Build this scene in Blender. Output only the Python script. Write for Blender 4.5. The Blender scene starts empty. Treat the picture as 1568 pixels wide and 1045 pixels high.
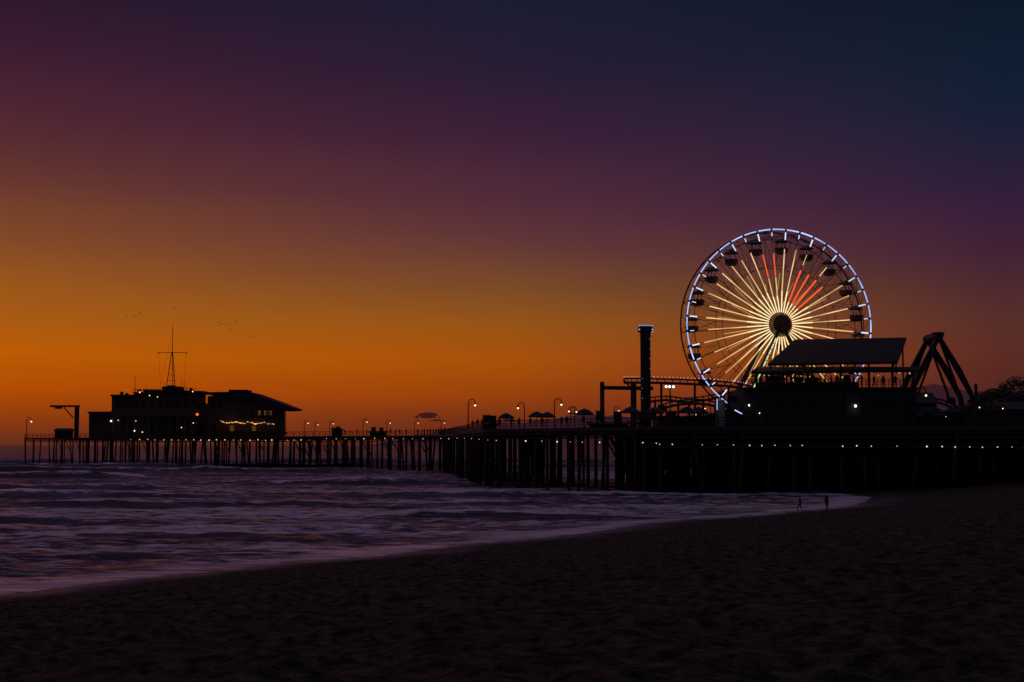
import bpy, math, random
import numpy as np
from mathutils import Vector, Matrix
random.seed(7); rng=np.random.RandomState(5)
scene=bpy.context.scene
# ------------------------------------------------------------ camera
F=2178.0; CZ=6.0
PITCH=math.atan(159.5/F); CP,SP=math.cos(PITCH),math.sin(PITCH)
def pt(u,v,d):
    dy=522.5-v
    s=d/(F*CP-dy*SP)
    return Vector((s*(u-784),d,CZ+s*(F*SP+dy*CP)))
cam=bpy.data.cameras.new("Camera"); co=bpy.data.objects.new("Camera",cam); scene.collection.objects.link(co)
co.location=(0,0,CZ); co.rotation_euler=(math.radians(90)+PITCH,0,0)
cam.sensor_width=36; cam.lens=36*F/1568; cam.clip_start=0.5; cam.clip_end=60000
scene.camera=co
scene.view_settings.view_transform='Standard'; scene.view_settings.look='None'; scene.view_settings.exposure=0
# ------------------------------------------------------------ helpers
def lin(c):
    return tuple((x/255/12.92 if x/255<=0.04045 else ((x/255+0.055)/1.055)**2.4) for x in c)
def mat(name,col,rough=0.8,var=0.35,scale=1.5,bump=0.0,metal=0.0,stretch=None):
    m=bpy.data.materials.new(name); m.use_nodes=True; nt=m.node_tree; b=nt.nodes["Principled BSDF"]
    b.inputs["Roughness"].default_value=rough; b.inputs["Metallic"].default_value=metal
    tc=nt.nodes.new("ShaderNodeTexCoord"); n=nt.nodes.new("ShaderNodeTexNoise"); n.inputs["Scale"].default_value=scale; n.inputs["Detail"].default_value=6
    if stretch:
        mp=nt.nodes.new("ShaderNodeMapping"); mp.inputs["Scale"].default_value=stretch
        nt.links.new(tc.outputs["Object"],mp.inputs[0]); nt.links.new(mp.outputs[0],n.inputs["Vector"])
    else: nt.links.new(tc.outputs["Object"],n.inputs["Vector"])
    r=nt.nodes.new("ShaderNodeValToRGB")
    r.color_ramp.elements[0].position=0.3; r.color_ramp.elements[1].position=0.7
    r.color_ramp.elements[0].color=tuple(c*(1-var) for c in col)+(1,)
    r.color_ramp.elements[1].color=tuple(min(1,c*(1+var)) for c in col)+(1,)
    nt.links.new(n.outputs["Fac"],r.inputs[0]); nt.links.new(r.outputs[0],b.inputs["Base Color"])
    if bump:
        bp=nt.nodes.new("ShaderNodeBump"); bp.inputs["Strength"].default_value=1; bp.inputs["Distance"].default_value=bump
        nt.links.new(n.outputs["Fac"],bp.inputs["Height"]); nt.links.new(bp.outputs[0],b.inputs["Normal"])
    return m
def em(name,col,s,var=0.0,scale=1.0):
    m=bpy.data.materials.new(name); m.use_nodes=True; nt=m.node_tree
    for n in list(nt.nodes): nt.nodes.remove(n)
    o=nt.nodes.new("ShaderNodeOutputMaterial"); e=nt.nodes.new("ShaderNodeEmission")
    e.inputs["Color"].default_value=tuple(col)+(1,); e.inputs["Strength"].default_value=s
    if var:
        tc=nt.nodes.new("ShaderNodeTexCoord"); n=nt.nodes.new("ShaderNodeTexNoise"); n.inputs["Scale"].default_value=scale
        mr=nt.nodes.new("ShaderNodeMapRange"); mr.inputs["From Min"].default_value=.3; mr.inputs["From Max"].default_value=.7
        mr.inputs["To Min"].default_value=s*(1-var); mr.inputs["To Max"].default_value=s*(1+var)
        nt.links.new(tc.outputs["Object"],n.inputs["Vector"]); nt.links.new(n.outputs["Fac"],mr.inputs["Value"]); nt.links.new(mr.outputs[0],e.inputs["Strength"])
    nt.links.new(e.outputs[0],o.inputs[0]); return m
class B:
    def __init__(s): s.v=[]; s.f=[]
    def add(s,vs,fs):
        o=len(s.v); s.v+= [tuple(v) for v in vs]; s.f+=[tuple(i+o for i in f) for f in fs]; return s
    def box(s,x0,x1,y0,y1,z0,z1):
        return s.add([(x0,y0,z0),(x1,y0,z0),(x1,y1,z0),(x0,y1,z0),(x0,y0,z1),(x1,y0,z1),(x1,y1,z1),(x0,y1,z1)],
              [(0,3,2,1),(4,5,6,7),(0,1,5,4),(1,2,6,5),(2,3,7,6),(3,0,4,7)])
    def tube(s,a,b,r,r1=None,n=6):
        a=Vector(a); b=Vector(b); r1=r if r1 is None else r1; d=(b-a)
        if d.length<1e-6: return s
        d.normalize(); up=Vector((0,0,1)) if abs(d.z)<.9 else Vector((1,0,0)); e=d.cross(up).normalized(); g=d.cross(e)
        vs=[]
        for p,rr in((a,r),(b,r1)):
            for i in range(n):
                t=2*math.pi*i/n+math.pi/n; vs.append(p+e*math.cos(t)*rr+g*math.sin(t)*rr)
        fs=[(i,(i+1)%n,n+(i+1)%n,n+i) for i in range(n)]+[tuple(range(n))[::-1],tuple(range(n,2*n))]
        return s.add(vs,fs)
    def path(s,ps,r,n=6):
        for a,b in zip(ps[:-1],ps[1:]): s.tube(a,b,r,n=n)
        return s
    def ball(s,c,r,n=8,m=5,sz=1.0):
        c=Vector(c); vs=[c+Vector((0,0,r*sz))]
        for j in range(1,m):
            p=math.pi*j/m
            for i in range(n):
                t=2*math.pi*i/n; vs.append(c+Vector((r*math.sin(p)*math.cos(t),r*math.sin(p)*math.sin(t),r*sz*math.cos(p))))
        vs.append(c-Vector((0,0,r*sz))); L=len(vs)-1
        fs=[(0,1+i,1+(i+1)%n) for i in range(n)]
        for j in range(m-2):
            for i in range(n):
                fs.append((1+j*n+i,1+(j+1)*n+i,1+(j+1)*n+(i+1)%n,1+j*n+(i+1)%n))
        k=1+(m-2)*n
        fs+=[(L,k+(i+1)%n,k+i) for i in range(n)]
        return s.add(vs,fs)
    def lathe(s,c,prof,n=10):
        c=Vector(c); vs=[]
        for r,z in prof:
            for i in range(n):
                t=2*math.pi*i/n; vs.append(c+Vector((r*math.cos(t),r*math.sin(t),z)))
        fs=[]
        for j in range(len(prof)-1):
            for i in range(n): fs.append((j*n+i,j*n+(i+1)%n,(j+1)*n+(i+1)%n,(j+1)*n+i))
        return s.add(vs,fs)
    def prof(s,uv,d,depth):
        """extrude a facade outline (elevation measured at distance d) back by depth"""
        p=[pt(u,v,d) for u,v in uv]; n=len(p)
        vs=p+[q+Vector((0,depth,0)) for q in p]
        fs=[tuple(range(n)),tuple(range(n,2*n))[::-1]]+[(i,n+i,n+(i+1)%n,(i+1)%n) for i in range(n)]
        return s.add(vs,fs)
    def obj(s,name,m,parent=None,smooth=False):
        me=bpy.data.meshes.new(name); me.from_pydata(s.v,[],s.f); me.materials.append(m); me.update()
        if smooth:
            for p in me.polygons: p.use_smooth=True
        o=bpy.data.objects.new(name,me); scene.collection.objects.link(o)
        if parent: o.parent=parent
        return o
def empty(name,loc=None):
    e=bpy.data.objects.new(name,None); scene.collection.objects.link(e); return e
TAB=rng.rand(256,256)
def vn(x,y):
    x=np.asarray(x,float);y=np.asarray(y,float); xi=np.floor(x).astype(int); yi=np.floor(y).astype(int); fx=x-xi; fy=y-yi
    fx=fx*fx*(3-2*fx); fy=fy*fy*(3-2*fy)
    g=lambda a,b:TAB[a&255,b&255]
    return (g(xi,yi)*(1-fx)+g(xi+1,yi)*fx)*(1-fy)+(g(xi,yi+1)*(1-fx)+g(xi+1,yi+1)*fx)*fy-0.5
def fbm(x,y,o=4):
    r=0;a=1
    for i in range(o):
        r=r+a*vn(x*2**i+17.3*i,y*2**i+5.1*i); a*=.5
    return r
SY=[-2000,-300,0,58.6,76.9,89.5,110.7,127,148.5,165,200,300,600,1200,8000]
SX=[-1500,-260,-61,-21,-8.6,-1,11,24,36,41,40,48,200,500,3000]
def shore(x,y): return (x-np.interp(y,SY,SX)+1.2*fbm(x/14,y/14,2)*2)*0.85
def sandz(x,y):
    s=shore(x,y)
    z=np.interp(s,[-400,-60,0,5,15,30,45,60,200,3000],[-8,-4,0,.22,.95,2.3,3.5,4.0,4.6,6])
    w=np.clip((s-1)/12,0,1)
    l=0.30*fbm(x/1.5,y/1.5,3)+0.26*np.abs(fbm(x/.55,y/.55,2))
    return z+w*l+np.clip(s/40,0,1)*.25*fbm(x/12,y/12,2)
def gridmesh(name,X,Y,Z,m,attrs):
    ny,nx=X.shape; me=bpy.data.meshes.new(name); N=nx*ny
    me.vertices.add(N); me.vertices.foreach_set("co",np.stack([X,Y,Z],-1).astype(np.float32).ravel())
    idx=np.arange(N).reshape(ny,nx); q=np.stack([idx[:-1,:-1],idx[:-1,1:],idx[1:,1:],idx[1:,:-1]],-1).reshape(-1,4)
    me.loops.add(q.size); me.loops.foreach_set("vertex_index",q.ravel().astype(np.int32))
    me.polygons.add(len(q)); me.polygons.foreach_set("loop_start",(np.arange(len(q))*4).astype(np.int32)); me.polygons.foreach_set("loop_total",np.full(len(q),4,np.int32))
    me.polygons.foreach_set("use_smooth",np.ones(len(q),bool))
    me.update(calc_edges=True)
    for k,a in attrs.items():
        at=me.attributes.new(k,'FLOAT','POINT'); at.data.foreach_set("value",a.astype(np.float32).ravel())
    me.materials.append(m); o=bpy.data.objects.new(name,me); scene.collection.objects.link(o); return o
# ------------------------------------------------------------ world / sky
w=bpy.data.worlds.new("sky"); scene.world=w; w.use_nodes=True; nt=w.node_tree
for n in list(nt.nodes): nt.nodes.remove(n)
N=nt.nodes.new; Lk=nt.links.new
out=N("ShaderNodeOutputWorld"); bg=N("ShaderNodeBackground"); tc=N("ShaderNodeTexCoord"); sx=N("ShaderNodeSeparateXYZ"); Lk(tc.outputs["Generated"],sx.inputs[0])
def M(op,a,b=None,c=None):
    n=N("ShaderNodeMath"); n.operation=op
    for i,x in enumerate((a,b,c)):
        if x is None: continue
        if isinstance(x,(int,float)): n.inputs[i].default_value=x
        else: Lk(x,n.inputs[i])
    return n.outputs[0]
el=M('MULTIPLY',M('ARCSINE',sx.outputs["Z"]),180/math.pi)
hl=M('SQRT',M('MAXIMUM',M('ADD',M('MULTIPLY',sx.outputs["X"],sx.outputs["X"]),M('MULTIPLY',sx.outputs["Y"],sx.outputs["Y"])),1e-6))
sa=math.radians(-35)
dot=M('DIVIDE',M('ADD',M('MULTIPLY',sx.outputs["X"],math.sin(sa)),M('MULTIPLY',sx.outputs["Y"],math.cos(sa))),hl)
dl=M('MULTIPLY',M('ARCCOSINE',M('MINIMUM',M('MAXIMUM',dot,-1.0),1.0)),180/math.pi)
mp=N("ShaderNodeMapping"); mp.inputs["Scale"].default_value=(3,3,22); Lk(tc.outputs["Generated"],mp.inputs[0])
nz=N("ShaderNodeTexNoise"); nz.inputs["Scale"].default_value=1.2; nz.inputs["Detail"].default_value=5; Lk(mp.outputs[0],nz.inputs["Vector"])
elj=M('ADD',el,M('MULTIPLY',M('SUBTRACT',nz.outputs["Fac"],0.5),1.0))
def ramp(stops):
    r=N("ShaderNodeValToRGB"); cr=r.color_ramp
    while len(cr.elements)>1: cr.elements.remove(cr.elements[-1])
    for i,(e,c) in enumerate(stops):
        el_=cr.elements[0] if i==0 else cr.elements.new(e/90)
        el_.position=e/90; el_.color=lin(c)+(1,)
    Lk(M('DIVIDE',elj,90),r.inputs[0]); return r.outputs[0]
Lr=ramp([(0,(92,44,30)),(1.0,(140,58,14)),(2.1,(178,76,4)),(3.5,(188,92,4)),(5.2,(166,90,20)),(7.4,(134,76,36)),(10,(104,56,46)),(12.5,(80,38,50)),(15,(60,28,50)),(17.2,(42,23,44)),(18.6,(38,24,46)),(23,(84,56,94)),(40,(112,86,124)),(80,(86,74,96))])  # high stops, outside the view, raised in every ramp as added fill light
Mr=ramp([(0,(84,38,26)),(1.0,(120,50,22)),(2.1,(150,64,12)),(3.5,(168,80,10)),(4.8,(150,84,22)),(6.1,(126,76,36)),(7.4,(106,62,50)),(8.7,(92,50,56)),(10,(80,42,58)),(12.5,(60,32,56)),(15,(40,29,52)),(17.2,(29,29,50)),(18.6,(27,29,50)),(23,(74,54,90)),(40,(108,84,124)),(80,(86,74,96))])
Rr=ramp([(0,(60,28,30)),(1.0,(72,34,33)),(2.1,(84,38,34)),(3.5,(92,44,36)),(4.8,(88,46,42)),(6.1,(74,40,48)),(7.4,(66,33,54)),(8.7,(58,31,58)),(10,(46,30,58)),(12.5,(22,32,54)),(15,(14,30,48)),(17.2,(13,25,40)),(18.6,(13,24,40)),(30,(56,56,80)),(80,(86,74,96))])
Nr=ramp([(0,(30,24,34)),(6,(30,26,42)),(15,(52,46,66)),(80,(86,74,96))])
def mix(a,b,f):
    m=N("ShaderNodeMix"); m.data_type='RGBA'; Lk(f,m.inputs[0]); Lk(a,m.inputs[6]); Lk(b,m.inputs[7]); return m.outputs[2]
def mr(x,a,b):
    m=N("ShaderNodeMapRange"); m.inputs["From Min"].default_value=a; m.inputs["From Max"].default_value=b; m.clamp=True; Lk(x,m.inputs["Value"]); return m.outputs[0]
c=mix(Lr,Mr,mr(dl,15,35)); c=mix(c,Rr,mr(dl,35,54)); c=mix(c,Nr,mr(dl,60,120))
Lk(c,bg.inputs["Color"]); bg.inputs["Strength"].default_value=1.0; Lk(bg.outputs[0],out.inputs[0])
# ------------------------------------------------------------ materials
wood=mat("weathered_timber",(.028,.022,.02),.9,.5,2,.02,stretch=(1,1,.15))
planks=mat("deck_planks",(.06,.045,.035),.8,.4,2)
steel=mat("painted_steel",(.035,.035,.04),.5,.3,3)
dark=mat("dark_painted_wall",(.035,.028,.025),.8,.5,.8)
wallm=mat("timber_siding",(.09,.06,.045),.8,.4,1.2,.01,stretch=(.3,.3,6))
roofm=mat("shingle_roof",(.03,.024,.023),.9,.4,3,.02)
glass=mat("window_glass",(.02,.02,.025),.08,.2,1)
trim=mat("white_trim",(.16,.14,.13),.7,.2,2)
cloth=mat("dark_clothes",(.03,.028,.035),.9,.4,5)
bulb=em("warm_bulb",(1,.72,.42),2.2)
bulbs=em("string_bulb",(1,.74,.5),1.0,.6,.4)
dimb=em("dim_bulb",(1,.55,.25),.7,.6,.7)
whiteb=em("white_bulb",(.85,.93,1),4)
winl=em("lit_window",(1,.45,.12),.07,.8,2)
# ------------------------------------------------------------ beach
def sinhgrid(n,a,b0,lo,hi,c0):
    t0=np.arcsinh((lo-c0)/a); t1=np.arcsinh((hi-c0)/a); return c0+a*np.sinh(np.linspace(t0,t1,n))
m=bpy.data.materials.new("wet_and_dry_sand"); m.use_nodes=True; nt=m.node_tree; N=nt.nodes.new; Lk=nt.links.new; b=nt.nodes["Principled BSDF"]
tc=N("ShaderNodeTexCoord"); at=N("ShaderNodeAttribute"); at.attribute_name="shore"
n1=N("ShaderNodeTexNoise"); n1.inputs["Scale"].default_value=3.0; n1.inputs["Detail"].default_value=8; n1.inputs["Roughness"].default_value=.65; Lk(tc.outputs["Object"],n1.inputs["Vector"])
n2=N("ShaderNodeTexNoise"); n2.inputs["Scale"].default_value=.25; n2.inputs["Detail"].default_value=4; Lk(tc.outputs["Object"],n2.inputs["Vector"])
n3=N("ShaderNodeTexNoise"); n3.inputs["Scale"].default_value=40; n3.inputs["Detail"].default_value=3; Lk(tc.outputs["Object"],n3.inputs["Vector"])
wet=mr(M('ADD',at.outputs["Fac"],M('MULTIPLY',M('SUBTRACT',n2.outputs["Fac"],.5),5)),5.0,1.8)
r=N("ShaderNodeValToRGB"); r.color_ramp.elements[0].position=.42; r.color_ramp.elements[0].color=(.006,.006,.005,1); r.color_ramp.elements[1].position=.64; r.color_ramp.elements[1].color=(.16,.142,.085,1)
Lk(M('MULTIPLY_ADD',n3.outputs["Fac"],.3,M('MULTIPLY',n1.outputs["Fac"],.7)),r.inputs[0])
wc=N("ShaderNodeRGB"); wc.outputs[0].default_value=(.04,.036,.036,1)
Lk(mix(r.outputs[0],wc.outputs[0],wet),b.inputs["Base Color"])
Lk(M('MULTIPLY_ADD',wet,-.45,.9),b.inputs["Roughness"]); Lk(M('MULTIPLY_ADD',wet,.4,.08),b.inputs["Specular IOR Level"])
bp=N("ShaderNodeBump"); Lk(M('MULTIPLY_ADD',wet,-.85,1.0),bp.inputs["Strength"]); bp.inputs["Distance"].default_value=.25; Lk(M('ADD',n1.outputs["Fac"],M('MULTIPLY',n3.outputs["Fac"],.16)),bp.inputs["Height"]); Lk(bp.outputs[0],b.inputs["Normal"])
xs=sinhgrid(620,22,0,-5000,9000,0); ys=sinhgrid(760,18,0,-2500,9000,14); X,Y=np.meshgrid(xs,ys)
gridmesh("beach_sand",X,Y,sandz(X,Y),m,{"shore":shore(X,Y)})
# ------------------------------------------------------------ sea
rr=np.concatenate([np.geomspace(30,650,950,endpoint=False),np.geomspace(650,30000,140)])
tt=np.concatenate([np.linspace(-3.8,-.5,70,endpoint=False),np.linspace(-.5,.5,520,endpoint=False),np.linspace(.5,2.2,50)])
T,Rr_=np.meshgrid(tt,rr); X=T*Rr_; Y=Rr_-20
S=shore(X,Y); amp=np.clip(-S/14,0,1)
def sm(x,a,b): t=np.clip((x-a)/(b-a),0,1); return t*t*(3-2*t)
Z=(.34*fbm(X/7,Y/3.0,2)+.20*fbm(X/1.8,Y/.9,2))*np.clip(-S/10,0.06,1)*np.clip(1.1-(Y-150)/700,.0,1)
foam=np.zeros_like(X)
brk=[(111,.75,-90,-22,.02),(121,.6,-20,20,-.05),(96,.3,-40,-5,.10),(143,.65,-60,10,.03),(166,.9,-120,-28,.02),(172,.6,-25,30,-.02),(196,1.2,-160,-40,.0),(222,1.1,-60,0,.02),(262,1.5,-220,-60,.02),(318,1.6,-200,-20,-.02),(392,1.5,-320,60,.01),(480,1.6,-400,60,.0)]
for y0,A,xa,xb,sl in brk:
    yc=y0+sl*X+5*vn(X/38+y0,y0)+1.6*vn(X/8,y0*3.1)
    dd=Y-yc; mod=sm(X,xa,xa+18)*(1-sm(X,xb-18,xb))*(0.75+.6*vn(X/11+y0,y0*1.7))
    pr=np.where(dd<0,np.exp(-(dd/1.3)**2),np.exp(-(dd/6.5)**2))
    Z+=A*mod*pr*amp*.95
    foam+=mod*(np.exp(-((dd-.3)/1.2)**2)*1.5+np.where(dd<0,-np.exp(-((dd+2.4)/2.2)**2)*1.6,np.exp(-np.abs(dd)/12)*.35))
Z+=.35*np.sin(Y/6.2+2*fbm(X/60,Y/60,2)+X*.01)*sm(Y,150,300)*np.clip(1-(Y-500)/2500,0,1)*(.5+fbm(X/40,Y/40,2))
foam+=np.exp(-((S+1.0)/1.4)**2)*.6+np.clip(1-(-S)/200,0,1)*.64+.8*fbm(X/22,Y/7,3)
foam*=np.clip(1.1-(Y-140)/420,0,1)
Z+=.05*np.exp(-(S/3)**2)
m=bpy.data.materials.new("sea_water"); m.use_nodes=True; nt=m.node_tree; N=nt.nodes.new; Lk=nt.links.new; b=nt.nodes["Principled BSDF"]
tc=N("ShaderNodeTexCoord"); at=N("ShaderNodeAttribute"); at.attribute_name="foam"
def noise(sc,stretch,det=5,rough=.6):
    mp=N("ShaderNodeMapping"); mp.inputs["Scale"].default_value=stretch; Lk(tc.outputs["Object"],mp.inputs[0])
    n=N("ShaderNodeTexNoise"); n.inputs["Scale"].default_value=sc; n.inputs["Detail"].default_value=det; n.inputs["Roughness"].default_value=rough; Lk(mp.outputs[0],n.inputs["Vector"]); return n.outputs["Fac"]
a1=noise(1.0,(.35,.8,1),6,.65); a3=noise(1.3,(.3,1.3,1),8,.72)
fo=mr(M('ADD',at.outputs["Fac"],M('MULTIPLY',M('SUBTRACT',a3,.5),6.0)),.45,.95)
fc=N("ShaderNodeRGB"); fc.outputs[0].default_value=(.92,.82,.88,1); wc=N("ShaderNodeRGB"); wc.outputs[0].default_value=(.02,.018,.035,1)
Lk(mix(wc.outputs[0],fc.outputs[0],fo),b.inputs["Base Color"])
gs_=noise(.5,(.12,1.0,1),7,.7); gl_=mr(gs_,.49,.59); Lk(M('MULTIPLY_ADD',gl_,-.27,.42),b.inputs["Roughness"]); b.inputs["IOR"].default_value=1.33
bp=N("ShaderNodeBump"); Lk(M('MULTIPLY_ADD',gl_,-.64,1.0),bp.inputs["Strength"]); bp.inputs["Distance"].default_value=.9; Lk(M('ADD',a1,M('MULTIPLY',a3,.6)),bp.inputs["Height"]); Lk(bp.outputs[0],b.inputs["Normal"])
gridmesh("sea",X,Y,Z,m,{"foam":foam})
# ------------------------------------------------------------ distant hills
def hills(name,prof,d,depth,m,amp):
    us=np.linspace(prof[0][0],prof[-1][0],260); vv=np.interp(us,[p[0] for p in prof],[p[1] for p in prof])
    rows=9; V=[];Fc=[]
    hz=np.array([pt(u,v,d).z for u,v in zip(us,vv)]); hx=np.array([pt(u,682,d).x for u in us])
    n=fbm(us/14,us*0+3.3,4)*amp
    for j in range(rows):
        t=j/(rows-1); prof_=math.sin(min(1,t*1.0)*math.pi/2)
        for i in range(len(us)):
            base=-5; z=base+(hz[i]+n[i]-base)*prof_*(1+(.12*float(vn(us[i]/20,t*5)) if 0<j<rows-1 else 0)); V.append((hx[i],d-depth*(1-t),z))
    for i in range(len(us)): V.append((hx[i],d+depth,-5))
    L=len(us)
    for j in range(rows):
        for i in range(L-1): Fc.append((j*L+i,j*L+i+1,(j+1)*L+i+1,(j+1)*L+i))
    b_=B(); b_.add(V,Fc); return b_.obj(name,m,smooth=True)
hm=mat("haze_glow_hillside",(.10,.06,.06),1,.3,.002)
hb=hm.node_tree.nodes["Principled BSDF"]; hb.inputs["Emission Color"].default_value=lin((58,26,28))+(1,); hb.inputs["Emission Strength"].default_value=.6  # faint emission in the hill material stands in for aerial haze
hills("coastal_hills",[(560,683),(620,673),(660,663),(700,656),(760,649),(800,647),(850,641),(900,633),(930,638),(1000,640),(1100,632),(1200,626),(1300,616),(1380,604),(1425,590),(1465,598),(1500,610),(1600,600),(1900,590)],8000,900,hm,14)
# ------------------------------------------------------------ small clouds
cm=mat("dusk_cloud",(.12,.08,.09),1,.2,.01); cb=cm.node_tree.nodes["Principled BSDF"]; cb.inputs["Emission Color"].default_value=lin((66,28,22))+(1,); cb.inputs["Emission Strength"].default_value=.7  # weak emission puts a dusk glow into the cloud colour
for (u0,v0,wd,ht) in [(655,636,22,8),(776,644,22,5),(668,644,12,2),(880,633,16,3)]:
    cl=B()
    for k in range(80):
        du=random.gauss(0,.42)*wd; e=max(0,1-(du/wd)**2); dv=-random.random()*ht*e
        r=(.8+2.2*e*random.random())*9000/F*(ht/7)**.5
        cl.ball(pt(u0+du,v0+dv+ht*.5,9000+random.random()*80),r*1.2,8,5,.5)
    cl.obj("cloud",cm,smooth=True)
# ------------------------------------------------------------ pier
DZ=8.3
near=[(140,173),(16,178),(-4,205),(-17,335),(-62,372),(-154,450)]
farp=[(-132,482),(-44,404),(-2,352),(12,250),(140,245)]
poly=near+farp
def inside(x,y):
    c=False;n=len(poly)
    for i in range(n):
        x1,y1=poly[i];x2,y2=poly[(i+1)%n]
        if (y1>y)!=(y2>y) and x<(x2-x1)*(y-y1)/(y2-y1)+x1: c=not c
    return c
pier=empty("pier")
dk=B(); n=len(poly)
dk.add([(x,y,DZ-.45) for x,y in poly]+[(x,y,DZ) for x,y in poly],[tuple(range(n))[::-1],tuple(range(n,2*n))]+[(i,(i+1)%n,n+(i+1)%n,n+i) for i in range(n)])
dk.obj("deck",planks,pier)
pl=B(); rail=B(); st=B()
def along(a,b,step):
    a=Vector(a);b=Vector(b);L=(b-a).length;k=max(1,int(L/step)); return [(a+(b-a)*(i/k)) for i in range(k+1)]
for si in range(5):
    a=Vector(near[si]);bb=Vector(near[si+1]); d=(bb-a).normalized(); nr=Vector((d.y,-d.x))
    W=[66,40,15,15,32][si]; step=[2.7,3.4,4.4,3.2,4.2][si]; rs=[3.4,6.5,7.0,6.2,9][si]
    for p in along(a,bb,step):
        first=True; o=.5
        while o<W:
            q=p+nr*o+Vector((random.uniform(-.5,.5),random.uniform(-.5,.5)))
            if si==0: q+=d*random.uniform(-1,1)
            if inside(q.x,q.y) or first:
                lean=d*random.choice([0,0,0,.7,-.7,1.3,-1.3]) if random.random()<.6 else Vector((0,0))
                r=random.uniform(.17,.26)
                pl.tube((q.x+lean.x,q.y+lean.y,-2.5),(q.x,q.y,DZ-.5),r*1.15,r,n=7)
                if si==0 and random.random()<.5:
                    q2=q+d*2.4; pl.tube((q.x,q.y,1.5+random.random()*2),(q2.x,q2.y,DZ-1.2),.12)
                if si>2 and random.random()<.25:
                    q2=q+d*2.6; pl.tube((q.x,q.y,3+random.random()*2),(q2.x,q2.y,DZ-1.0),.14)
            first=False; o+=rs*random.uniform(.85,1.15)
        e0=p+nr*.3; e1=p+nr*(W*.97)
        st.tube((e0.x,e0.y,DZ-.75),(e1.x,e1.y,DZ-.75),.22,n=4)
    for off,z,r in ((.25,DZ-.75,.24),(.6,DZ-1.3,.16)):
        p0=a+nr*off;p1=bb+nr*off; st.tube((p0.x,p0.y,z),(p1.x,p1.y,z),r,n=4)
    if si==0:
        for z in (6.9,6.2,5.75):
            p0=a-nr*.05;p1=bb-nr*.05; st.tube((p0.x,p0.y,z),(p1.x,p1.y,z),.24,n=4)
    for p in along(a,bb,2.4): rail.tube((p.x,p.y,DZ),(p.x,p.y,DZ+1.15),.07,n=4)
    for z in (.35,.75,1.12): rail.tube((a.x,a.y,DZ+z),(bb.x,bb.y,DZ+z),.05 if z<1 else .08,n=4)
bk=B(); bk.box(30,140,214,214.5,-1,DZ-.9); 
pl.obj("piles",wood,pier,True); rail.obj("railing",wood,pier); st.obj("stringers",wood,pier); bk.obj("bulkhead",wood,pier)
sb=B()
def strand(u0,u1,v0,v1,step,rad,dist):
    u=u0
    while u<u1:
        t=(u-u0)/(u1-u0); d=dist(u); p=pt(u,v0+(v1-v0)*t+random.uniform(-.5,.5),d); 
        if random.random()>.08: sb.ball(p,rad*random.uniform(.55,1.2)*d/175,6,4)
        u+=step*random.uniform(.8,1.2)
def neard(u):
    k=(u-784)/F
    for i in range(5):
        (x0,y0),(x1,y1)=near[i],near[i+1]
        den=(x1-x0)-k*(y1-y0)
        if abs(den)<1e-6: continue
        t=(k*y0-x0)/den
        if 0<=t<=1: return y0+t*(y1-y0)-.5
    return 175
strand(1010,1640,681,686,21,.085,neard); strand(760,1010,675,679,22,.08,neard); strand(700,755,671,674,12,.06,neard)
strand(500,690,672,672,14,.055,neard); strand(200,480,673.5,674.5,12,.072,neard)
sb.obj("edge_light_string",bulbs,pier)
# ------------------------------------------------------------ lamps
def lamp(u,top,d,side=1,s=1.0,dim=False,z0=DZ):
    e=empty("pier_lamp_post"); p=pt(u,top,d); x,y,zt=p; h=zt-z0; k=h/4.4
    bdy=B(); bdy.tube((x,y,z0),(x,y,z0+.5*k),.16*k,.12*k,8); bdy.tube((x,y,z0+.5*k),(x,y,zt-.55*k),.075*k+.02,.055*k+.02,8)
    R=.5*k; pts=[(x+side*(R-R*math.cos(t)),y,zt-.55*k+R*math.sin(t)) for t in np.linspace(0,math.pi,9)]
    bdy.path(pts,.05*k+.015); hx,hz=pts[-1][0],pts[-1][2]
    bdy.lathe((hx,y,hz-.25*k),[(.04*k,.28*k),(.1*k,.2*k),(.26*k,.0),(.24*k,-.02)],8)
    bdy.path([(x-side*.02,y,zt-1.0*k),(x+side*.3*k,y,zt-.75*k),(x+side*.45*k,y,zt-.3*k)],.02*k+.01)
    bdy.obj("post",steel,e); g=B(); g.ball((hx,y,hz-.4*k),(.17 if not dim else .13)*k*s*max(1,d/280),8,6); g.obj("globe",bulb,e)
for a in [(717,611,207,1),(849,610,200,1),(803,616,222,-1),(880,622,236,-1),(874,623,240,1),(41,639,448,1),(466,643,378,1),(482,646,366,1),(505,644,360,1),(556,641,352,1),(592,643,346,1),(635,643,342,1),(675,643,338,1)]:
    lamp(*a,s=.8 if a[2]<300 else .6)
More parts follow.
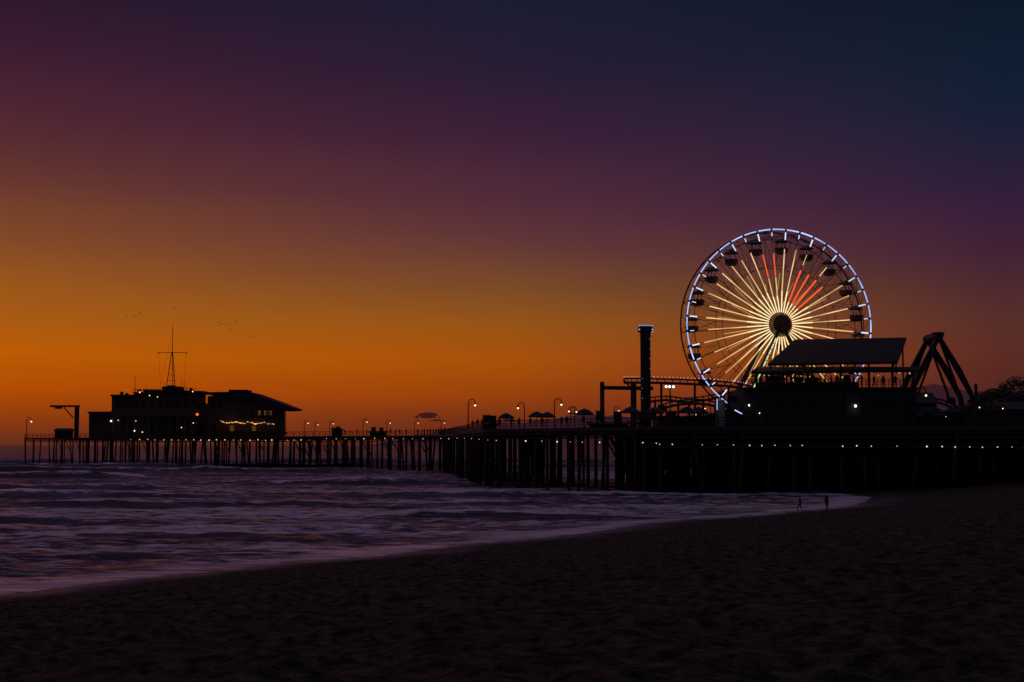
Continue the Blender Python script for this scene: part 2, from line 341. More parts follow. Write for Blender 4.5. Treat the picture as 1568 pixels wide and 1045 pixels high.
# ------------------------------------------------------------ ferris wheel
fw=empty("ferris_wheel"); C=pt(1188,499,195); A=math.radians(9.3)
nv=Vector((math.sin(A),-math.cos(A),0)); e1=Vector((math.cos(A),math.sin(A),0)); e2=Vector((0,0,1)); R=13.1
def wp(r,t,o): return C+e1*(r*math.cos(t))+e2*(r*math.sin(t))+nv*o
ring=em("rim_led",(.36,.52,1),1.15,.4,.25); tick=em("tick_led",(.65,.78,1),1.2,.3,.25); spk=em("spoke_led",(1,.64,.25),.85,.4,.3); spk2=em("inner_spoke_led",(1,.76,.38),1.25); red=em("red_led",(1,.10,.02),1.2); back=em("back_spoke_led",(1,.6,.2),.45,.5,.3)
stl=B(); rg=B(); tk_=B(); s1=B(); s2=B(); s3=B(); s4=B()
K=40
for o in (1.5,-1.5):
    for r_,th in ((R,.11),(R*.925,.06),(R*.62,.045)):
        ps=[wp(r_,2*math.pi*i/80,o) for i in range(81)]; stl.path(ps,th,5)
    for i in range(K):
        t=2*math.pi*(i+.5)/K; dt=2*math.pi/K
        stl.tube(wp(1.2,t,o),wp(R,t,o),.045,n=4)
        stl.tube(wp(R*.925,t,o),wp(R,t+dt,o),.035,n=4)
        stl.tube(wp(R*.62,t,o),wp(R*.925,t+dt*(1 if i%2 else -1),o),.03,n=4)
for i in range(20):
    t=2*math.pi*(i+.25)/20; stl.tube(wp(R,t,-1.5),wp(R,t,1.5),.06,n=4); stl.tube(wp(R*.925,t,-1.5),wp(R*.925,t,1.5),.05,n=4)
    stl.tube(wp(R*.62,t,-1.5),wp(R*.925,t,1.5),.03,n=4)
for i in range(K):
    t=2*math.pi*(i+.5)/K; dt=2*math.pi/K; deg=math.degrees(t)
    g=.16
    for k in range(2):
        ta=t+dt*(g/2+k*(1-g)/2); tb=t+dt*(g/2+(k+1)*(1-g)/2)
        rg.tube(wp(R+.02,ta,1.62),wp(R+.02,tb,1.62),.08 if 100<deg<260 else .095,n=6)
    if i%2: tk_.tube(wp(R*.895,t,1.64),wp(R*.972,t,1.64),.08,n=6)
    else: tk_.tube(wp(R*.93,t,1.64),wp(R*.97,t,1.64),.05,n=6)
    ro=R*random.uniform(.76,.84)
    if 36<deg<70:
        s3.tube(wp(R*.27,t,1.64),wp(R*.62,t,1.62),.10); s2.tube(wp(1.7,t,1.9),wp(R*.26,t,1.64),.08)
        if i%2: s1.tube(wp(R*.68,t,1.62),wp(R*.8,t,1.62),.06)
    elif 94<deg<108:
        s2.tube(wp(1.7,t,1.9),wp(R*.3,t,1.62),.08); s1.tube(wp(R*.3,t,1.62),wp(R*.5,t,1.62),.075); s3.tube(wp(R*.51,t,1.62),wp(R*.75,t,1.62),.075)
    else:
        s2.tube(wp(1.7,t,1.9),wp(R*.36,t,1.62),.08); s1.tube(wp(R*.365,t,1.62),wp(ro,t,1.62),.072)
    if i%2==0: s4.tube(wp(1.7,t+dt*.5,-1.4),wp(R*random.uniform(.4,.7),t+dt*.5,-1.4),.05)
stl.obj("rims_and_spokes",steel,fw); rg.obj("rim_lights",ring,fw); tk_.obj("rim_tick_lights",tick,fw); s1.obj("spoke_lights",spk,fw); s2.obj("inner_spoke_lights",spk2,fw); s3.obj("red_spoke_lights",red,fw); s4.obj("rear_spoke_lights",back,fw)
hubb=B(); hubb.tube(wp(0,0,-2.4),wp(0,0,2.4),.75,n=24); hubb.tube(wp(0,0,1.3),wp(0,0,2.5),1.45,1.3,24); hubb.tube(wp(0,0,-1.7),wp(0,0,-1.3),1.5,n=24)
for i in range(12):
    t=2*math.pi*i/12; hubb.tube(wp(.95,t,2.5),wp(.95,t,2.65),.12)
hubb.tube(wp(0,0,2.5),wp(0,0,2.75),.4,n=12)
hubb.obj("hub",mat("hub_paint",(.30,.16,.08),.45,.3,2),fw)
fr=B()
for o in (2.2,-2.2):
    for sx_ in (-1,1):
        base=wp(0,0,o*1.5)+e1*(7.2*sx_); base.z=DZ
        fr.tube(wp(0,0,o),base,.26,.36,8)
    fr.tube(wp(0,0,o)+e1*(-3.6)+Vector((0,0,-6.8)),wp(0,0,o)+e1*3.6+Vector((0,0,-6.8)),.15)
fr.obj("support_frame",steel,fw)
ll=B(); a_=wp(0,0,2.45); b_=wp(0,0,3.6)+e1*(-7.2); b_.z=DZ
for k in range(14):
    p=a_.lerp(b_,.14+.055*k)+nv*.25; q=a_.lerp(b_,.14+.055*k+.045)+nv*.25; ll.tube(p,q,.10)
ll.obj("support_lights",em("support_led",(.95,1,.45),.8),fw)
bs=B(); bs.box(C.x-9,C.x+9,C.y-4.5,C.y+4.5,DZ,DZ+.9); bs.box(C.x-3,C.x+3,C.y-5.5,C.y-4.6,DZ,DZ+.5); bs.obj("loading_platform",dark,fw)
gd=B()
for i in range(20):
    t=2*math.pi*(i+.75)/20; p=wp(R*.915,t,0)
    gd.tube(p-nv*1.5,p+nv*1.5,.05)
    gd.lathe(p+Vector((0,0,-.25)),[(.05,.42),(.45,.25),(.9,.02),(1.05,-.12),(.95,-.14),(.4,.0)],10)
    for k in range(4):
        q=p+Vector((.75*math.cos(k*1.57+.78),.75*math.sin(k*1.57+.78),0)); gd.tube(q+Vector((0,0,-.3)),q+Vector((0,0,-1.3)),.04,n=4)
    gd.tube(p,p+Vector((0,0,-1.9)),.05,n=4)
    gd.lathe(p+Vector((0,0,-2.05)),[(.02,0),(.5,.0),(.85,.25),(.95,.85),(.88,.86),(.6,.4)],10)
gd.obj("gondolas",mat("gondola_paint",(.06,.05,.06),.5,.5,.3),fw)
# ------------------------------------------------------------ grandstand with sloping canopy
gs=empty("boardwalk_pavilion"); D=180
q=B()
def quadroof(b,front,d0,back,d1,th=.25):
    (ul,vl),(ur,vr)=front; (bl,wl),(br,wr)=back
    P=[pt(ul,vl,d0),pt(ur,vr,d0),pt(br,wr,d1),pt(bl,wl,d1)]
    b.add(P+[p+Vector((0,0,-th)) for p in P],[(0,1,2,3),(7,6,5,4),(0,4,5,1),(1,5,6,2),(2,6,7,3),(3,7,4,0)])
quadroof(q,((1176,557),(1374,554)),D,((1217,520),(1388,517)),D+9,.3); q.obj("canopy_roof",roofm,gs)
q=B()
quadroof(q,((1150,569),(1408,566)),D-.6,((1160,562),(1404,562)),D+5,.35); q.obj("lower_roof",roofm,gs)
q=B()
for u in (1158,1200,1243,1287,1330,1366,1398):
    p=pt(u,570,D+.3); q.tube((p.x,p.y,DZ),(p.x,p.y,p.z),.13,n=6)
    p2=pt(min(max(u,1180),1372),556,D+.5); q.tube((p2.x,p2.y,p.z-.2),(p2.x,p2.y,p2.z),.1,n=6)
    p3=pt(min(max(u,1224),1382),521,D+8.5); q.tube((p3.x,p3.y,DZ),(p3.x,p3.y,p3.z-.3),.12,n=6)
q.tube(pt(1366,565,D+.4),pt(1386,519,D+8.6),.1)
q.obj("canopy_frame",steel,gs)
q=B(); a_=pt(1140,594,D); b_=pt(1402,594,D)
q.box(a_.x,b_.x,D,D+14,DZ+.01,a_.z); 
q.obj("raised_storey",dark,gs)
q=B()
for k in range(11):
    x=a_.x+1+(b_.x-a_.x-2)*k/10; q.box(x-.12,x+.12,D-.12,D-.003,DZ+.02,a_.z-.02)
q.box(a_.x-.2,b_.x+.2,D-.25,D-.003,a_.z-.3,a_.z+.05); q.box(a_.x,b_.x,D-.18,D-.003,DZ+2.9,DZ+3.1)
q.obj("wall_trim",wood,gs)
q=B()
for z in (.45,.8,1.1): q.tube((a_.x,D,a_.z+z),(b_.x,D,a_.z+z),.045,n=4)
for k in range(46):
    x=a_.x+(b_.x-a_.x)*k/45; q.tube((x,D,a_.z),(x,D,a_.z+1.1),.06,n=4)
q.obj("balustrade",steel,gs)
q=B()
for k in range(5):
    x=a_.x+2.2+k*4.2; q.box(x,x+2.0,D-.06,D-.002,DZ+.9,DZ+2.4)
q.obj("shuttered_windows",glass,gs)
q=B(); q.box(a_.x+3,b_.x-5,D+9,D+9.3,a_.z+.02,a_.z+1.1)
for x0,x1,h in ((4.2,6.3,1.9),(9.5,11.2,1.7),(14.5,15.4,2.0)): q.box(a_.x+x0,a_.x+x1,D+8.2,D+8.9,a_.z+.02,a_.z+h)
q.obj("rear_screen",dark,gs)
q=B()
for u,v,r in [(1170,575,.10),(1192,572,.07),(1215,574,.08),(1240,577,.10),(1262,573,.07),(1290,578,.12),(1320,574,.07),(1345,575,.07),(1377,571,.15),(1393,572,.11),(1232,572,.06),(1335,571,.06)]:
    q.ball(pt(u,v,D+2+random.random()*4),r,8,5)
q.obj("ceiling_lamps",dimb,gs)
q=B(); q.ball(pt(1310,622,D-.5),.16); q.ball(pt(1147,621,D-.5),.10); q.ball(pt(1163,633,D-.5),.06); q.obj("wall_lamps",whiteb,gs)
# ------------------------------------------------------------ drop tower
dtw=empty("drop_tower"); d=186; p=pt(989,650,d); x=p.x; zt=pt(989,508,d).z; q=B(); hw=.5
for a in(-1,1):
    for c_ in(-1,1): q.tube((x+a*hw,d+c_*hw,DZ),(x+a*hw,d+c_*hw,zt),.13,n=5)
z=DZ
while z<zt-1:
    for c_ in(-1,1):
        q.tube((x-hw,d+c_*hw,z),(x+hw,d+c_*hw,z+1),.07,n=4); q.tube((x+hw,d+c_*hw,z),(x-hw,d+c_*hw,z+1),.07,n=4)
        q.tube((x+c_*hw,d-hw,z),(x+c_*hw,d+hw,z+1),.07,n=4)
    z+=1
q.box(x-.32,x+.32,d-.32,d+.32,DZ,zt)
q.obj("mast",steel,dtw)
q=B(); q.box(x-.9,x+.9,d-.9,d+.9,zt-.05,zt+.55); q.box(x-.7,x+.7,d-.7,d+.7,zt+.553,zt+.75); q.box(x-.65,x+.65,d-.65,d+.65,zt-.9,zt-.053); q.obj("crown",steel,dtw)
q=B()
for k in range(7): q.ball((x-.8+k*.27,d-.95,zt+.72),.07)
q.ball((x-.85,d-.95,zt+.2),.09);q.ball((x+.85,d-.95,zt+.2),.09);q.ball((x+.85,d-.95,zt-.1),.08)
for k in range(9): q.ball((x+random.choice((-.5,.5)),d-.7,zt-1-k*1.3),.035)
q.obj("crown_lights",em("blue_led",(.25,.4,1),1.3),dtw)
q=B(); q.box(x-1.1,x+1.1,d-1.1,d-.66,DZ+1,DZ+2.1); q.box(x-1.1,x+1.1,d+.66,d+1.1,DZ+1,DZ+2.1); q.box(x-1.1,x-.66,d-.657,d+.657,DZ+1,DZ+2.1); q.box(x+.66,x+1.1,d-.657,d+.657,DZ+1,DZ+2.1); q.obj("seat_carriage",dark,dtw)
# ------------------------------------------------------------ roller coaster
rc=empty("roller_coaster"); q=B(); bl=B()
def track(pts,d,lit=False,sup=True,w_=1.0,dp=0):
    P=[pt(u,v,d+dp*i/(len(pts)-1)) for i,(u,v) in enumerate(pts)]
    out=[]
    for i in range(len(P)-1):
        p0=P[max(0,i-1)];p1=P[i];p2=P[i+1];p3=P[min(len(P)-1,i+2)]
        for k in range(8):
            t=k/8; out.append(.5*((2*p1)+(p2-p0)*t+(2*p0-5*p1+4*p2-p3)*t*t+(3*p1-p0-3*p2+p3)*t**3))
    out.append(P[-1])
    for o in(-.5,.5):
        q.path([p+Vector((0,o*w_,0)) for p in out],.09,5)
    q.path([p+Vector((0,0,-.55)) for p in out],.17,6)
    for i,p in enumerate(out):
        if i%2==0:
            q.tube(p+Vector((0,-.5,0)),p+Vector((0,.5,0)),.05,n=4); q.tube(p+Vector((0,-.5,0)),p+Vector((0,0,-.55)),.05,n=4); q.tube(p+Vector((0,.5,0)),p+Vector((0,0,-.55)),.05,n=4)
        if lit: bl.ball(p+Vector((0,-.6,.22)),.055)
        if sup and i%9==4: q.tube((p.x,p.y,DZ),(p.x,p.y,p.z-.5),.17,n=8)
track([(955,580),(985,580),(1030,581),(1075,583),(1120,586),(1150,592)],192,True)
track([(925,652),(960,648),(990,636),(1020,618),(1060,612),(1095,616),(1130,632)],188,False,True)
track([(990,610),(1020,607),(1050,610),(1085,606),(1110,600)],200,False)
track([(1360,612),(1400,606),(1440,612),(1470,625)],205,False)
track([(1478,622),(1500,606),(1520,596),(1545,604),(1580,596),(1620,588)],214,False)
track([(1490,634),(1512,620),(1540,612),(1575,618),(1620,606)],206,False)
for u in (922,971):
    p=pt(u,585,190); q.tube((p.x,190,DZ),(p.x,190,p.z),.32,n=8)
q.tube(pt(922,594,190),pt(1000,595,190),.28,n=8); q.tube(pt(955,582,190.8),pt(971,600,190.8),.12)
p=pt(1494,588,200); q.tube((p.x,200,DZ),(p.x,200,p.z),.3,.22,n=8)
q.obj("track_and_supports",steel,rc); bl.obj("track_lights",em("track_led",(.8,.6,.9),.9,.6,.6),rc)
# ------------------------------------------------------------ floodlight mast
fl=empty("floodlight_mast"); q=B(); p=pt(1026,592,184); q.tube((p.x,184,DZ),(p.x,184,p.z+.3),.09); q.tube((p.x-.7,184,p.z),(p.x+.7,184,p.z),.06)
for o in(-.55,-.1,.4): q.box(p.x+o-.16,p.x+o+.2,183.85,184.2,p.z-.2,p.z+.15)
q.obj("mast",steel,fl); q=B()
for o in(-.53,-.08,.42): q.ball((p.x+o,183.75,p.z-.05),.15)
q.obj("flood_lamps",whiteb,fl)
# ------------------------------------------------------------ swinging ship ride frame
ss=empty("swing_ride"); q=B(); d=192
def beam(p,b_,w0,w1,t=.6):
    p=Vector(p);b_=Vector(b_); dr=(b_-p).normalized(); s_=Vector((dr.z,0,-dr.x)).normalized()
    vs=[]
    for c_,w_ in((p,w0),(b_,w1)):
        for sx_,sy in((-1,-1),(1,-1),(1,1),(-1,1)): vs.append(c_+s_*(w_/2*sx_)+Vector((0,t/2*sy,0)))
    q.add(vs,[(0,1,5,4),(1,2,6,5),(2,3,7,6),(3,0,4,7),(0,3,2,1),(4,5,6,7)])
for dd in(0,5):
    top=pt(1437,516,d); top.y=d+dd
    for u in (1392,1488):
        g_=pt(u,606,d); g_.y=d+dd; m_=top.lerp(g_,.6)+Vector(((.10 if u>1437 else -.02),0,.08)); beam(top,m_,.55,.78); beam(m_,g_,.78,.55); g2=Vector((g_.x+(g_.x-top.x)*.18,g_.y,DZ)); beam(g_,g2,.55,.55)
    g_=pt(1470,606,d); g_.y=d+dd; beam(top,g_,.25,.25,.4)
    g_=pt(1405,606,d); g_.y=d+dd; beam(top,g_,.25,.25,.4)
top=pt(1437,516,d); q.tube(top+Vector((0,-.6,.1)),top+Vector((0,5.6,.1)),.55,n=12); q.box(top.x-.75,top.x+.75,d-.3,d+.4,top.z+.3,top.z+.6)
q.obj("a_frame",mat("ride_paint",(.022,.034,.026),.6,.3,1),ss)
q=B()
prf=[(-4.2,1.7),(-3.4,.7),(-2,.15),(0,0),(2,.15),(3.4,.7),(4.2,1.7),(3.7,1.75),(2.8,1.35),(0,1.1),(-2.8,1.35),(-3.7,1.75)]
cx=top.x; cz=DZ+1.2; n=len(prf)
q.add([(cx+a,d+1.4,cz+z) for a,z in prf]+[(cx+a,d+3.6,cz+z) for a,z in prf],[tuple(range(n)),tuple(range(n,2*n))[::-1]]+[(i,n+i,n+(i+1)%n,(i+1)%n) for i in range(n)])
q.obj("ship_gondola",dark,ss)
# ------------------------------------------------------------ low buildings on deck
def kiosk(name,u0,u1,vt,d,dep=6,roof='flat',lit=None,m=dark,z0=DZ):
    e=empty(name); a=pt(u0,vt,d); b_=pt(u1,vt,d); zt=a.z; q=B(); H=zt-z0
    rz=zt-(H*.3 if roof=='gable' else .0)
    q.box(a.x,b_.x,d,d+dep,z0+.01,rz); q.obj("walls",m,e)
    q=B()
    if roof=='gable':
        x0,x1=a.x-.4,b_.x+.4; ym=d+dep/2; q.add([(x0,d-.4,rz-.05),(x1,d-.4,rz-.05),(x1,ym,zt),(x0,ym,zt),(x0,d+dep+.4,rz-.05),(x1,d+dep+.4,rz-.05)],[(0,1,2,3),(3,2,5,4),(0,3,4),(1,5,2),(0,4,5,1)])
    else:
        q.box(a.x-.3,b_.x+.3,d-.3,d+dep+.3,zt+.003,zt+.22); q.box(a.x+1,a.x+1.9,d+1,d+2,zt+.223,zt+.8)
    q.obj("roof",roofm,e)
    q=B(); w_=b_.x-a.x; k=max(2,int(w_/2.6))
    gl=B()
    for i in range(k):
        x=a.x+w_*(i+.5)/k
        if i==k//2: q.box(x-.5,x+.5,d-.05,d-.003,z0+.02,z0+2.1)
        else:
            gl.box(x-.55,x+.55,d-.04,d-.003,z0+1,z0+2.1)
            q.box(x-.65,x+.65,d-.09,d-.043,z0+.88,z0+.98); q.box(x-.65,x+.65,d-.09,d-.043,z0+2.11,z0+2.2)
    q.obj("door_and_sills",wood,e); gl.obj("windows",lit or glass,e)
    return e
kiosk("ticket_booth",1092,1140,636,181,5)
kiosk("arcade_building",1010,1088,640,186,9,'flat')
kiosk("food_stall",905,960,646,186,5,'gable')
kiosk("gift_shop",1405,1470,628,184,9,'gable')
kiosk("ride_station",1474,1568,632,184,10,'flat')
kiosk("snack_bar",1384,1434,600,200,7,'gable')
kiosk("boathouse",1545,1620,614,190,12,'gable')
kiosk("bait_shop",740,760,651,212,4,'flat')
# cafe umbrellas and pennant poles that break up the deck skyline
def umbrella(u,d,h=2.6,r=1.3):
    x=pt(u,660,d).x; e=empty("patio_umbrella"); q=B(); q.tube((x,d,DZ),(x,d,DZ+h),.05); q.lathe((x,d,DZ+h-.75),[(.02,.75),(r*.5,.5),(r,.0),(r*.97,-.12),(r*.4,.3)],8); q.tube((x,d,DZ),(x,d,DZ+.12),.3,n=10); q.obj("canopy_and_pole",cloth,e)
for u,d in ((775,216),(822,206),(838,209),(895,190),(966,180),(1003,181),(1052,180),(1070,181.5),(1418,180),(1432,181),(1462,180)): umbrella(u,d)
def flagpole(u,v,d):
    p=pt(u,v,d); e=empty("flagpole"); q=B(); q.tube((p.x,d,DZ),(p.x,d,p.z),.07,.04); q.ball((p.x,d,p.z),.1); q.obj("pole",steel,e); q=B()
    V=[];Fc=[]
    for i in range(6):
        xx=p.x+.05+i*.22; yy=d+.12*math.sin(i*1.4); V+=[(xx,yy,p.z-.15-i*.04),(xx,yy,p.z-.9-i*.05)]
    for i in range(5): Fc.append((2*i,2*i+2,2*i+3,2*i+1))
    q.add(V,Fc); q.obj("flag",cloth,e)
for a in ((1008,618,183),(1117,604,182),(1450,606,186),(1512,600,188)): flagpole(*a)
sg=empty("lit_sign_pylon"); q=B(); p=pt(1103,650,179.5); q.box(p.x-.55,p.x+.55,179.3,179.7,DZ,DZ+3.4); q.obj("panel",mat("pylon_paint",(.35,.3,.3),.6,.2,2),sg)
q=B(); q.tube(pt(1125,628,179),pt(1136,634,179),.07); q.tube(pt(1098,611,179),pt(1098,628,179),.04); q.obj("tube_light",em("cool_tube",(.5,.6,1),1.2),sg)
q=B(); 
for u in (1098,1130): 
    p=pt(u,625,179); q.tube((p.x,179.1,DZ),(p.x,179.1,pt(u,608,179).z),.05)
q.obj("poles",steel,sg)
for a in [(1088,618,183,-1),(1491,616,182,1),(1527,618,184,1),(1403,592,198,1),(1444,634,178,1),(1060,630,183,1),(940,622,187,1)]: lamp(*a,s=.65)
# ------------------------------------------------------------ trees right
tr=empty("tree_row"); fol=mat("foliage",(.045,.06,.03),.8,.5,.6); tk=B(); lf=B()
def leafball(c,r,n):
    for _ in range(n):
        v=Vector((random.gauss(0,1),random.gauss(0,1),random.gauss(0,1))).normalized()*r*(random.random()**.4); v.z*=.75
        p=c+v; s_=random.uniform(.12,.36); a=Vector((random.gauss(0,1),random.gauss(0,1),random.gauss(0,1))).normalized(); bq=a.orthogonal().normalized()
        lf.add([p-a*s_,p+bq*s_*.5,p+a*s_,p-bq*s_*.5],[(0,1,2,3)])
for u,v,rad in [(1508,603,2.2),(1522,595,2.8),(1538,588,3.2),(1556,579,3.5),(1575,572,3.9),(1600,575,4.2),(1490,612,1.6),(1548,598,3.2),(1530,606,2.8)]:
    d=236; tp=pt(u,v,d); base=Vector((tp.x,d,DZ)); ctr=Vector((tp.x,d,tp.z-rad*.7)); tk.tube(base,ctr,.3,.15)
    for k in range(12):
        o=Vector((random.uniform(-1,1)*rad*.8,random.uniform(-1,1)*rad*.6,random.uniform(-1.0,.55)*rad)); tk.tube(ctr-Vector((0,0,rad*.6)),ctr+o,.1,.03,4); leafball(ctr+o,rad*.42,170)
tk.obj("trunks",wood,tr); lf.obj("leaves",fol,tr)
# ------------------------------------------------------------ pier-end harbour building
hb_=empty("harbor_office"); d=428
q=B()
q.prof([(171,671),(171,607),(205,607),(205,604),(300,602),(300,671)],d,14)
q.prof([(136,671),(136,633),(170.6,633),(170.6,671)],d+2,9)
q.prof([(300.4,671),(300.4,618),(317.5,618),(317.5,671)],d+3,9)
q.obj("walls",wallm,hb_)
q=B(); q.prof([(169,607),(169,604.5),(204.6,604.5),(204.6,607)],d-1,16); q.prof([(204,603.5),(204,600.5),(302,599.5),(302,602)],d-1.2,16.5); q.prof([(134,633),(134,630.5),(169,630.5),(169,633)],d+1,11)
q.prof([(168,640),(168,638.5),(318,638.5),(318,640)],d-2.2,2.0)
q.prof([(219,600),(219,597),(244,597),(244,600)],d+2,6); q.prof([(248,600),(248,592),(275,592),(275,600)],d+3,6); q.prof([(280,600),(280,598),(312,599),(312,603)],d+1,8)
for u,v in ((184,600),(192,602),(211,597),(290,594)): q.prof([(u,606),(u,v),(u+3,v),(u+3,606)],d+5,1.5)
for u in range(205,300,5): q.prof([(u,600),(u,596.5),(u+.6,596.5),(u+.6,600)],d-.8,.12)
q.prof([(204,596.9),(204,596.2),(300,595.2),(300,595.9)],d-.82,.1)
q.obj("roofs",roofm,hb_)
q=B()
for u in range(178,300,13): q.prof([(u,622),(u,612),(u+7,612),(u+7,622)],d-.06,.05)
for u in range(180,300,17): q.prof([(u,664),(u,648),(u+6,648),(u+6,664)],d-.06,.05)
for u in (141,153): q.prof([(u,652),(u,641),(u+8,641),(u+8,652)],d+1.94,.05)
q.obj("windows",glass,hb_)
q=B()
for u in range(172,302,11): q.prof([(u,671),(u,640),(u+1,640),(u+1,671)],d-2,.2)
for v in (634,629.5): q.prof([(170,v),(170,v-1),(316,v-1),(316,v)],d-2.1,.1)
for u in range(170,317,6): q.prof([(u,638),(u,629),(u+.6,629),(u+.6,638)],d-2.08,.1)
q.obj("balcony",trim,hb_)
for L_,mm,nm in (([(214,601,.2),(229,606,.15),(241,608,.13),(295,600,.17),(170,645,.28),(206,660,.22),(218,662,.16),(208,645,.12),(181,644,.12),(245,671,.16),(278,655,.14),(296,648,.14)],bulb,"wall_lamps"),([(302,635,.4)],em("red_beacon",(1,.12,.03),1.6),"red_beacon")):
    q=B()
    for u,v,r in L_: q.ball(pt(u,v,d-2.3),r,8,6)
    q.obj(nm,mm,hb_)
ms=empty("signal_mast"); q=B(); x=pt(264,540,d+6).x; yy=d+6
zb=pt(264,592,yy).z; zm=pt(264,540,yy).z; zt=pt(264,497,yy).z
for a,c_ in((-1.3,-1.3),(1.3,-1.3),(0,1.5)):
    q.tube((x+a,yy+c_,zb),(x+a*.15,yy+c_*.15,zm),.13,.1,5)
for k in range(6):
    t=k/6; z=zb+(zm-zb)*t; w_=1.3*(1-t*.85); q.tube((x-w_,yy-w_,z),(x+w_,yy-w_,z),.07,n=4); q.tube((x-w_,yy-w_,z),(x+w_*.85,yy-w_*.85,z+(zm-zb)/6),.05,n=4)
q.tube((x,yy,zm-1),(x,yy,zt),.14,.06); q.tube(pt(242,540,yy),pt(286,540,yy),.09); q.tube((x,yy,zb-2),(x,yy,zb+.3),1.2,n=8)
for u in(242,286): q.tube(pt(u,538,yy),pt(u,543,yy),.08)
for u,ub in((243,246),(285,281)): q.tube(pt(u,540,yy),pt(ub,597,yy),.035,n=4)
q.tube((x,yy,zt-1),pt(246,590,yy),.03,n=4)
q.obj("lattice_mast",steel,ms)
an=empty("radio_antenna"); q=B(); q.tube(pt(207,605,d+3),pt(207,574,d+3),.09,.05); q.tube(pt(203,578,d+3),pt(211,578,d+3),.05)
for u,v in((252,585),(283,585),(286,590),(278,580),(224,590)): q.tube(pt(u,601,d+3),pt(u,v,d+3),.06)
q.obj("aerials",steel,an)
rs=empty("pier_restaurant"); d=412
q=B(); q.prof([(318,671),(318,607),(352,604),(419,627),(419,671)],d,20); q.obj("walls",wallm,rs)
q=B(); q.prof([(314,604),(314,601),(378,599.5),(410,611),(446,625),(441,627),(425,627.5),(420,627),(352,603.6)],d-1.5,24); q.prof([(350,600),(350,597),(378,597),(378,599.4)],d+3,8); q.obj("roof",roofm,rs)
q=B()
for u in (426,436): q.prof([(u,668),(u,628),(u+1.3,628),(u+1.3,668)],d,.4)
q.prof([(330,664),(330,662),(440,662),(440,664)],d-1.3,.2)
for u in range(330,440,5): q.prof([(u,669),(u,662),(u+.6,662),(u+.6,669)],d-1.3,.15)
for u in range(367,420,9): q.prof([(u,640),(u,627),(u+1.2,627),(u+1.2,640)],d-.2,.15)
q.prof([(366,640),(366,638.5),(420,638.5),(420,640)],d-.2,.17)
q.obj("porch",wood,rs)
q=B()
for u in (394,403,411): q.prof([(u,636),(u,629),(u+5,629),(u+5,636)],d-.07,.05)
for u in (352,386): q.prof([(u,660),(u,652),(u+6,652),(u+6,660)],d-.07,.05)
q.obj("lit_windows",winl,rs)
q=B(); 
for u in (322,334): q.prof([(u,624),(u,613),(u+7,613),(u+7,624)],d-.07,.05)
for u in (324,): q.prof([(u,669),(u,650),(u+7,650),(u+7,669)],d-.07,.05)
q.obj("dark_windows",glass,rs)
q=B()
for k in range(46):
    u=338+k*1.8; v=645+2.2*abs(math.sin(k*.26))+ (u-334)*.03+random.uniform(-1.1,1.1); q.ball(pt(u,v,d-1.6),random.uniform(.05,.19),6,4)
q.obj("string_lights",em("festoon_bulb",(1,.42,.14),1.3,.75,.6),rs)
# hoist on the left end
ho=empty("boat_hoist"); d=440; q=B(); p=pt(118,622,d); q.box(p.x-.6,p.x+.6,d-.5,d+.5,DZ,p.z-.353); q.box(pt(77,622,d).x,p.x+.8,d-.35,d+.35,p.z-.35,p.z+.25)
q.tube(pt(112,640,d),pt(98,624,d),.2); a_=pt(82,622,d); q.tube(a_,a_-Vector((0,0,1.4)),.05); q.box(a_.x+.6,a_.x+2.6,d-.5,d+.5,p.z-.9,p.z-.353); q.obj("crane",steel,ho)
kiosk("bait_kiosk",508,522,658,366,4,'flat'); kiosk("rental_shed",566,590,660,352,4,'gable'); kiosk("pump_house",84,106,656,440,4,'gable')
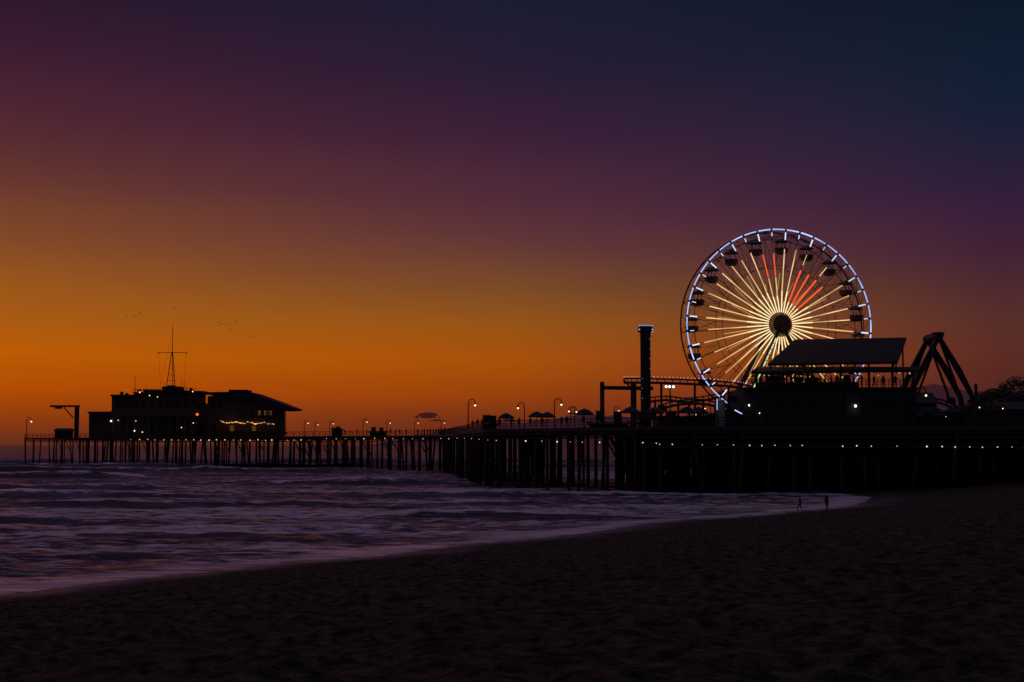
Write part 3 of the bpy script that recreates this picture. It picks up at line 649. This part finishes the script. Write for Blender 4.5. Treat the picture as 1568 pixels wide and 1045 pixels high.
# ------------------------------------------------------------ people
def figure(pose):
    J={'pel':(0,0,.95,.14,.11),'ab':(0,0,1.12,.13,.10),'ch':(0,0,1.34,.16,.11),'nk':(0,.0,1.5,.06,.06),'hd':(0,-.01,1.6,.085,.095),'hd2':(0,-.005,1.7,.085,.095),
       'sl':(-.17,0,1.42,.06,.06),'el':(-.22,.02,1.13,.045,.045),'hl':(-.23,-.06,.86,.035,.035),'fl':(-.23,-.08,.78,.03,.02),
       'sr':(.17,0,1.42,.06,.06),'er':(.22,.02,1.13,.045,.045),'hr':(.23,-.06,.86,.035,.035),'fr':(.23,-.08,.78,.03,.02),
       'pl':(-.09,0,.88,.09,.09),'kl':(-.10,-.02,.5,.06,.06),'al':(-.10,.02,.09,.04,.04),'tl':(-.11,-.14,.04,.04,.03),
       'pr':(.09,0,.88,.09,.09),'kr':(.10,-.02,.5,.06,.06),'ar':(.10,.02,.09,.04,.04),'tr':(.11,-.14,.04,.04,.03)}
    def mv(k,dx,dy,dz=0): a=J[k]; J[k]=(a[0]+dx,a[1]+dy,a[2]+dz,a[3],a[4])
    if pose==1: mv('kl',0,-.18);mv('al',0,-.24);mv('tl',0,-.24,.02);mv('kr',0,.06);mv('ar',0,.3,.05);mv('tr',0,.28);mv('hl',0,.2);mv('fl',0,.24);mv('hr',0,-.15);mv('fr',0,-.18)
    if pose==2: mv('er',.06,-.12);mv('hr',-.05,-.28,.3);mv('fr',-.07,-.34,.42);mv('el',-.05,-.05)
    ks=list(J); E=[('pel','ab'),('ab','ch'),('ch','nk'),('nk','hd'),('hd','hd2'),('ch','sl'),('sl','el'),('el','hl'),('hl','fl'),('ch','sr'),('sr','er'),('er','hr'),('hr','fr'),('pel','pl'),('pl','kl'),('kl','al'),('al','tl'),('pel','pr'),('pr','kr'),('kr','ar'),('ar','tr')]
    me=bpy.data.meshes.new("fig"); me.from_pydata([J[k][:3] for k in ks],[(ks.index(a),ks.index(b)) for a,b in E],[])
    o=bpy.data.objects.new("fig",me); scene.collection.objects.link(o); md=o.modifiers.new("s","SKIN")
    for i,k in enumerate(ks):
        sv=me.skin_vertices[0].data[i]; sv.radius=(J[k][3],J[k][4]); sv.use_root=(k=='pel')
    sb_=o.modifiers.new("u","SUBSURF"); sb_.levels=1
    dg=bpy.context.evaluated_depsgraph_get(); dg.update(); r=bpy.data.meshes.new_from_object(o.evaluated_get(dg)); r.materials.clear(); r.materials.append(cloth)
    for p in r.polygons: p.use_smooth=True
    bpy.data.objects.remove(o); return r
FG=[figure(i) for i in range(3)]
def person(x,y,z,i=None,s=1):
    o=bpy.data.objects.new("person",FG[random.randrange(3) if i is None else i]); scene.collection.objects.link(o); o.location=(x,y,z); o.rotation_euler=(0,0,random.uniform(0,6.28)); o.scale=(s,s,s*random.uniform(.93,1.05)); return o
zg=pt(1140,594,180).z
for u in [1160,1166,1174,1182,1190,1199,1207,1212,1221,1229,1238,1247,1255,1262,1272,1281,1296,1306,1322,1337,1352,1370]:
    p=pt(u+random.uniform(-2,2),600,180.7+random.random()*2); person(p.x,p.y,zg)
for u in [528,536,547,562,598,606,612,622,640,646,650,655,659,664,668,672,676,681,688,695]:
    dd=neard(u)+1.5+random.random()*4 if u<683 else 335; p=pt(u,660,dd); person(p.x,p.y,DZ)
for u in [724,731,738,765,783,795,812,830,860,868,893,915,948]:
    dd=neard(u)+1.5+random.random()*3; p=pt(u,660,dd); person(p.x,p.y,DZ)
for u,v in ((1225,784),(1266,783)):
    for d in np.arange(60,220,.25):
        p=pt(u,v,d); g_=max(float(sandz(np.array(p.x),np.array(d))),0.0)
        if p.z<=g_: break
    person(p.x,d,g_,1 if u==1225 else 0,.82)
# gulls
gl=B()
for u,v in [(194,486),(205,484),(216,480),(333,494),(340,496),(347,497),(338,500),(352,505),(360,492),(385,516),(266,472),(517,603)]:
    p=pt(u,v,300); s_=random.uniform(.4,.55); tl=random.uniform(-.2,.2)
    gl.add([p,p+Vector((-s_*.5,0,s_*(.28+tl))),p+Vector((-s_,.1,s_*.12)),p+Vector((-s_*.5,.22,s_*.2)),p+Vector((s_*.5,0,s_*(.28-tl))),p+Vector((s_,.1,s_*.12)),p+Vector((s_*.5,.22,s_*.2)),p+Vector((0,.3,.02))],[(0,1,3,7),(1,2,3),(0,7,6,4),(4,6,5)])
    gl.tube(p+Vector((0,-.2,0)),p+Vector((0,.35,0)),.07,.02)
gl.obj("seagull_flock",mat("gull_feathers",(.1,.09,.09),.9,.2,3))
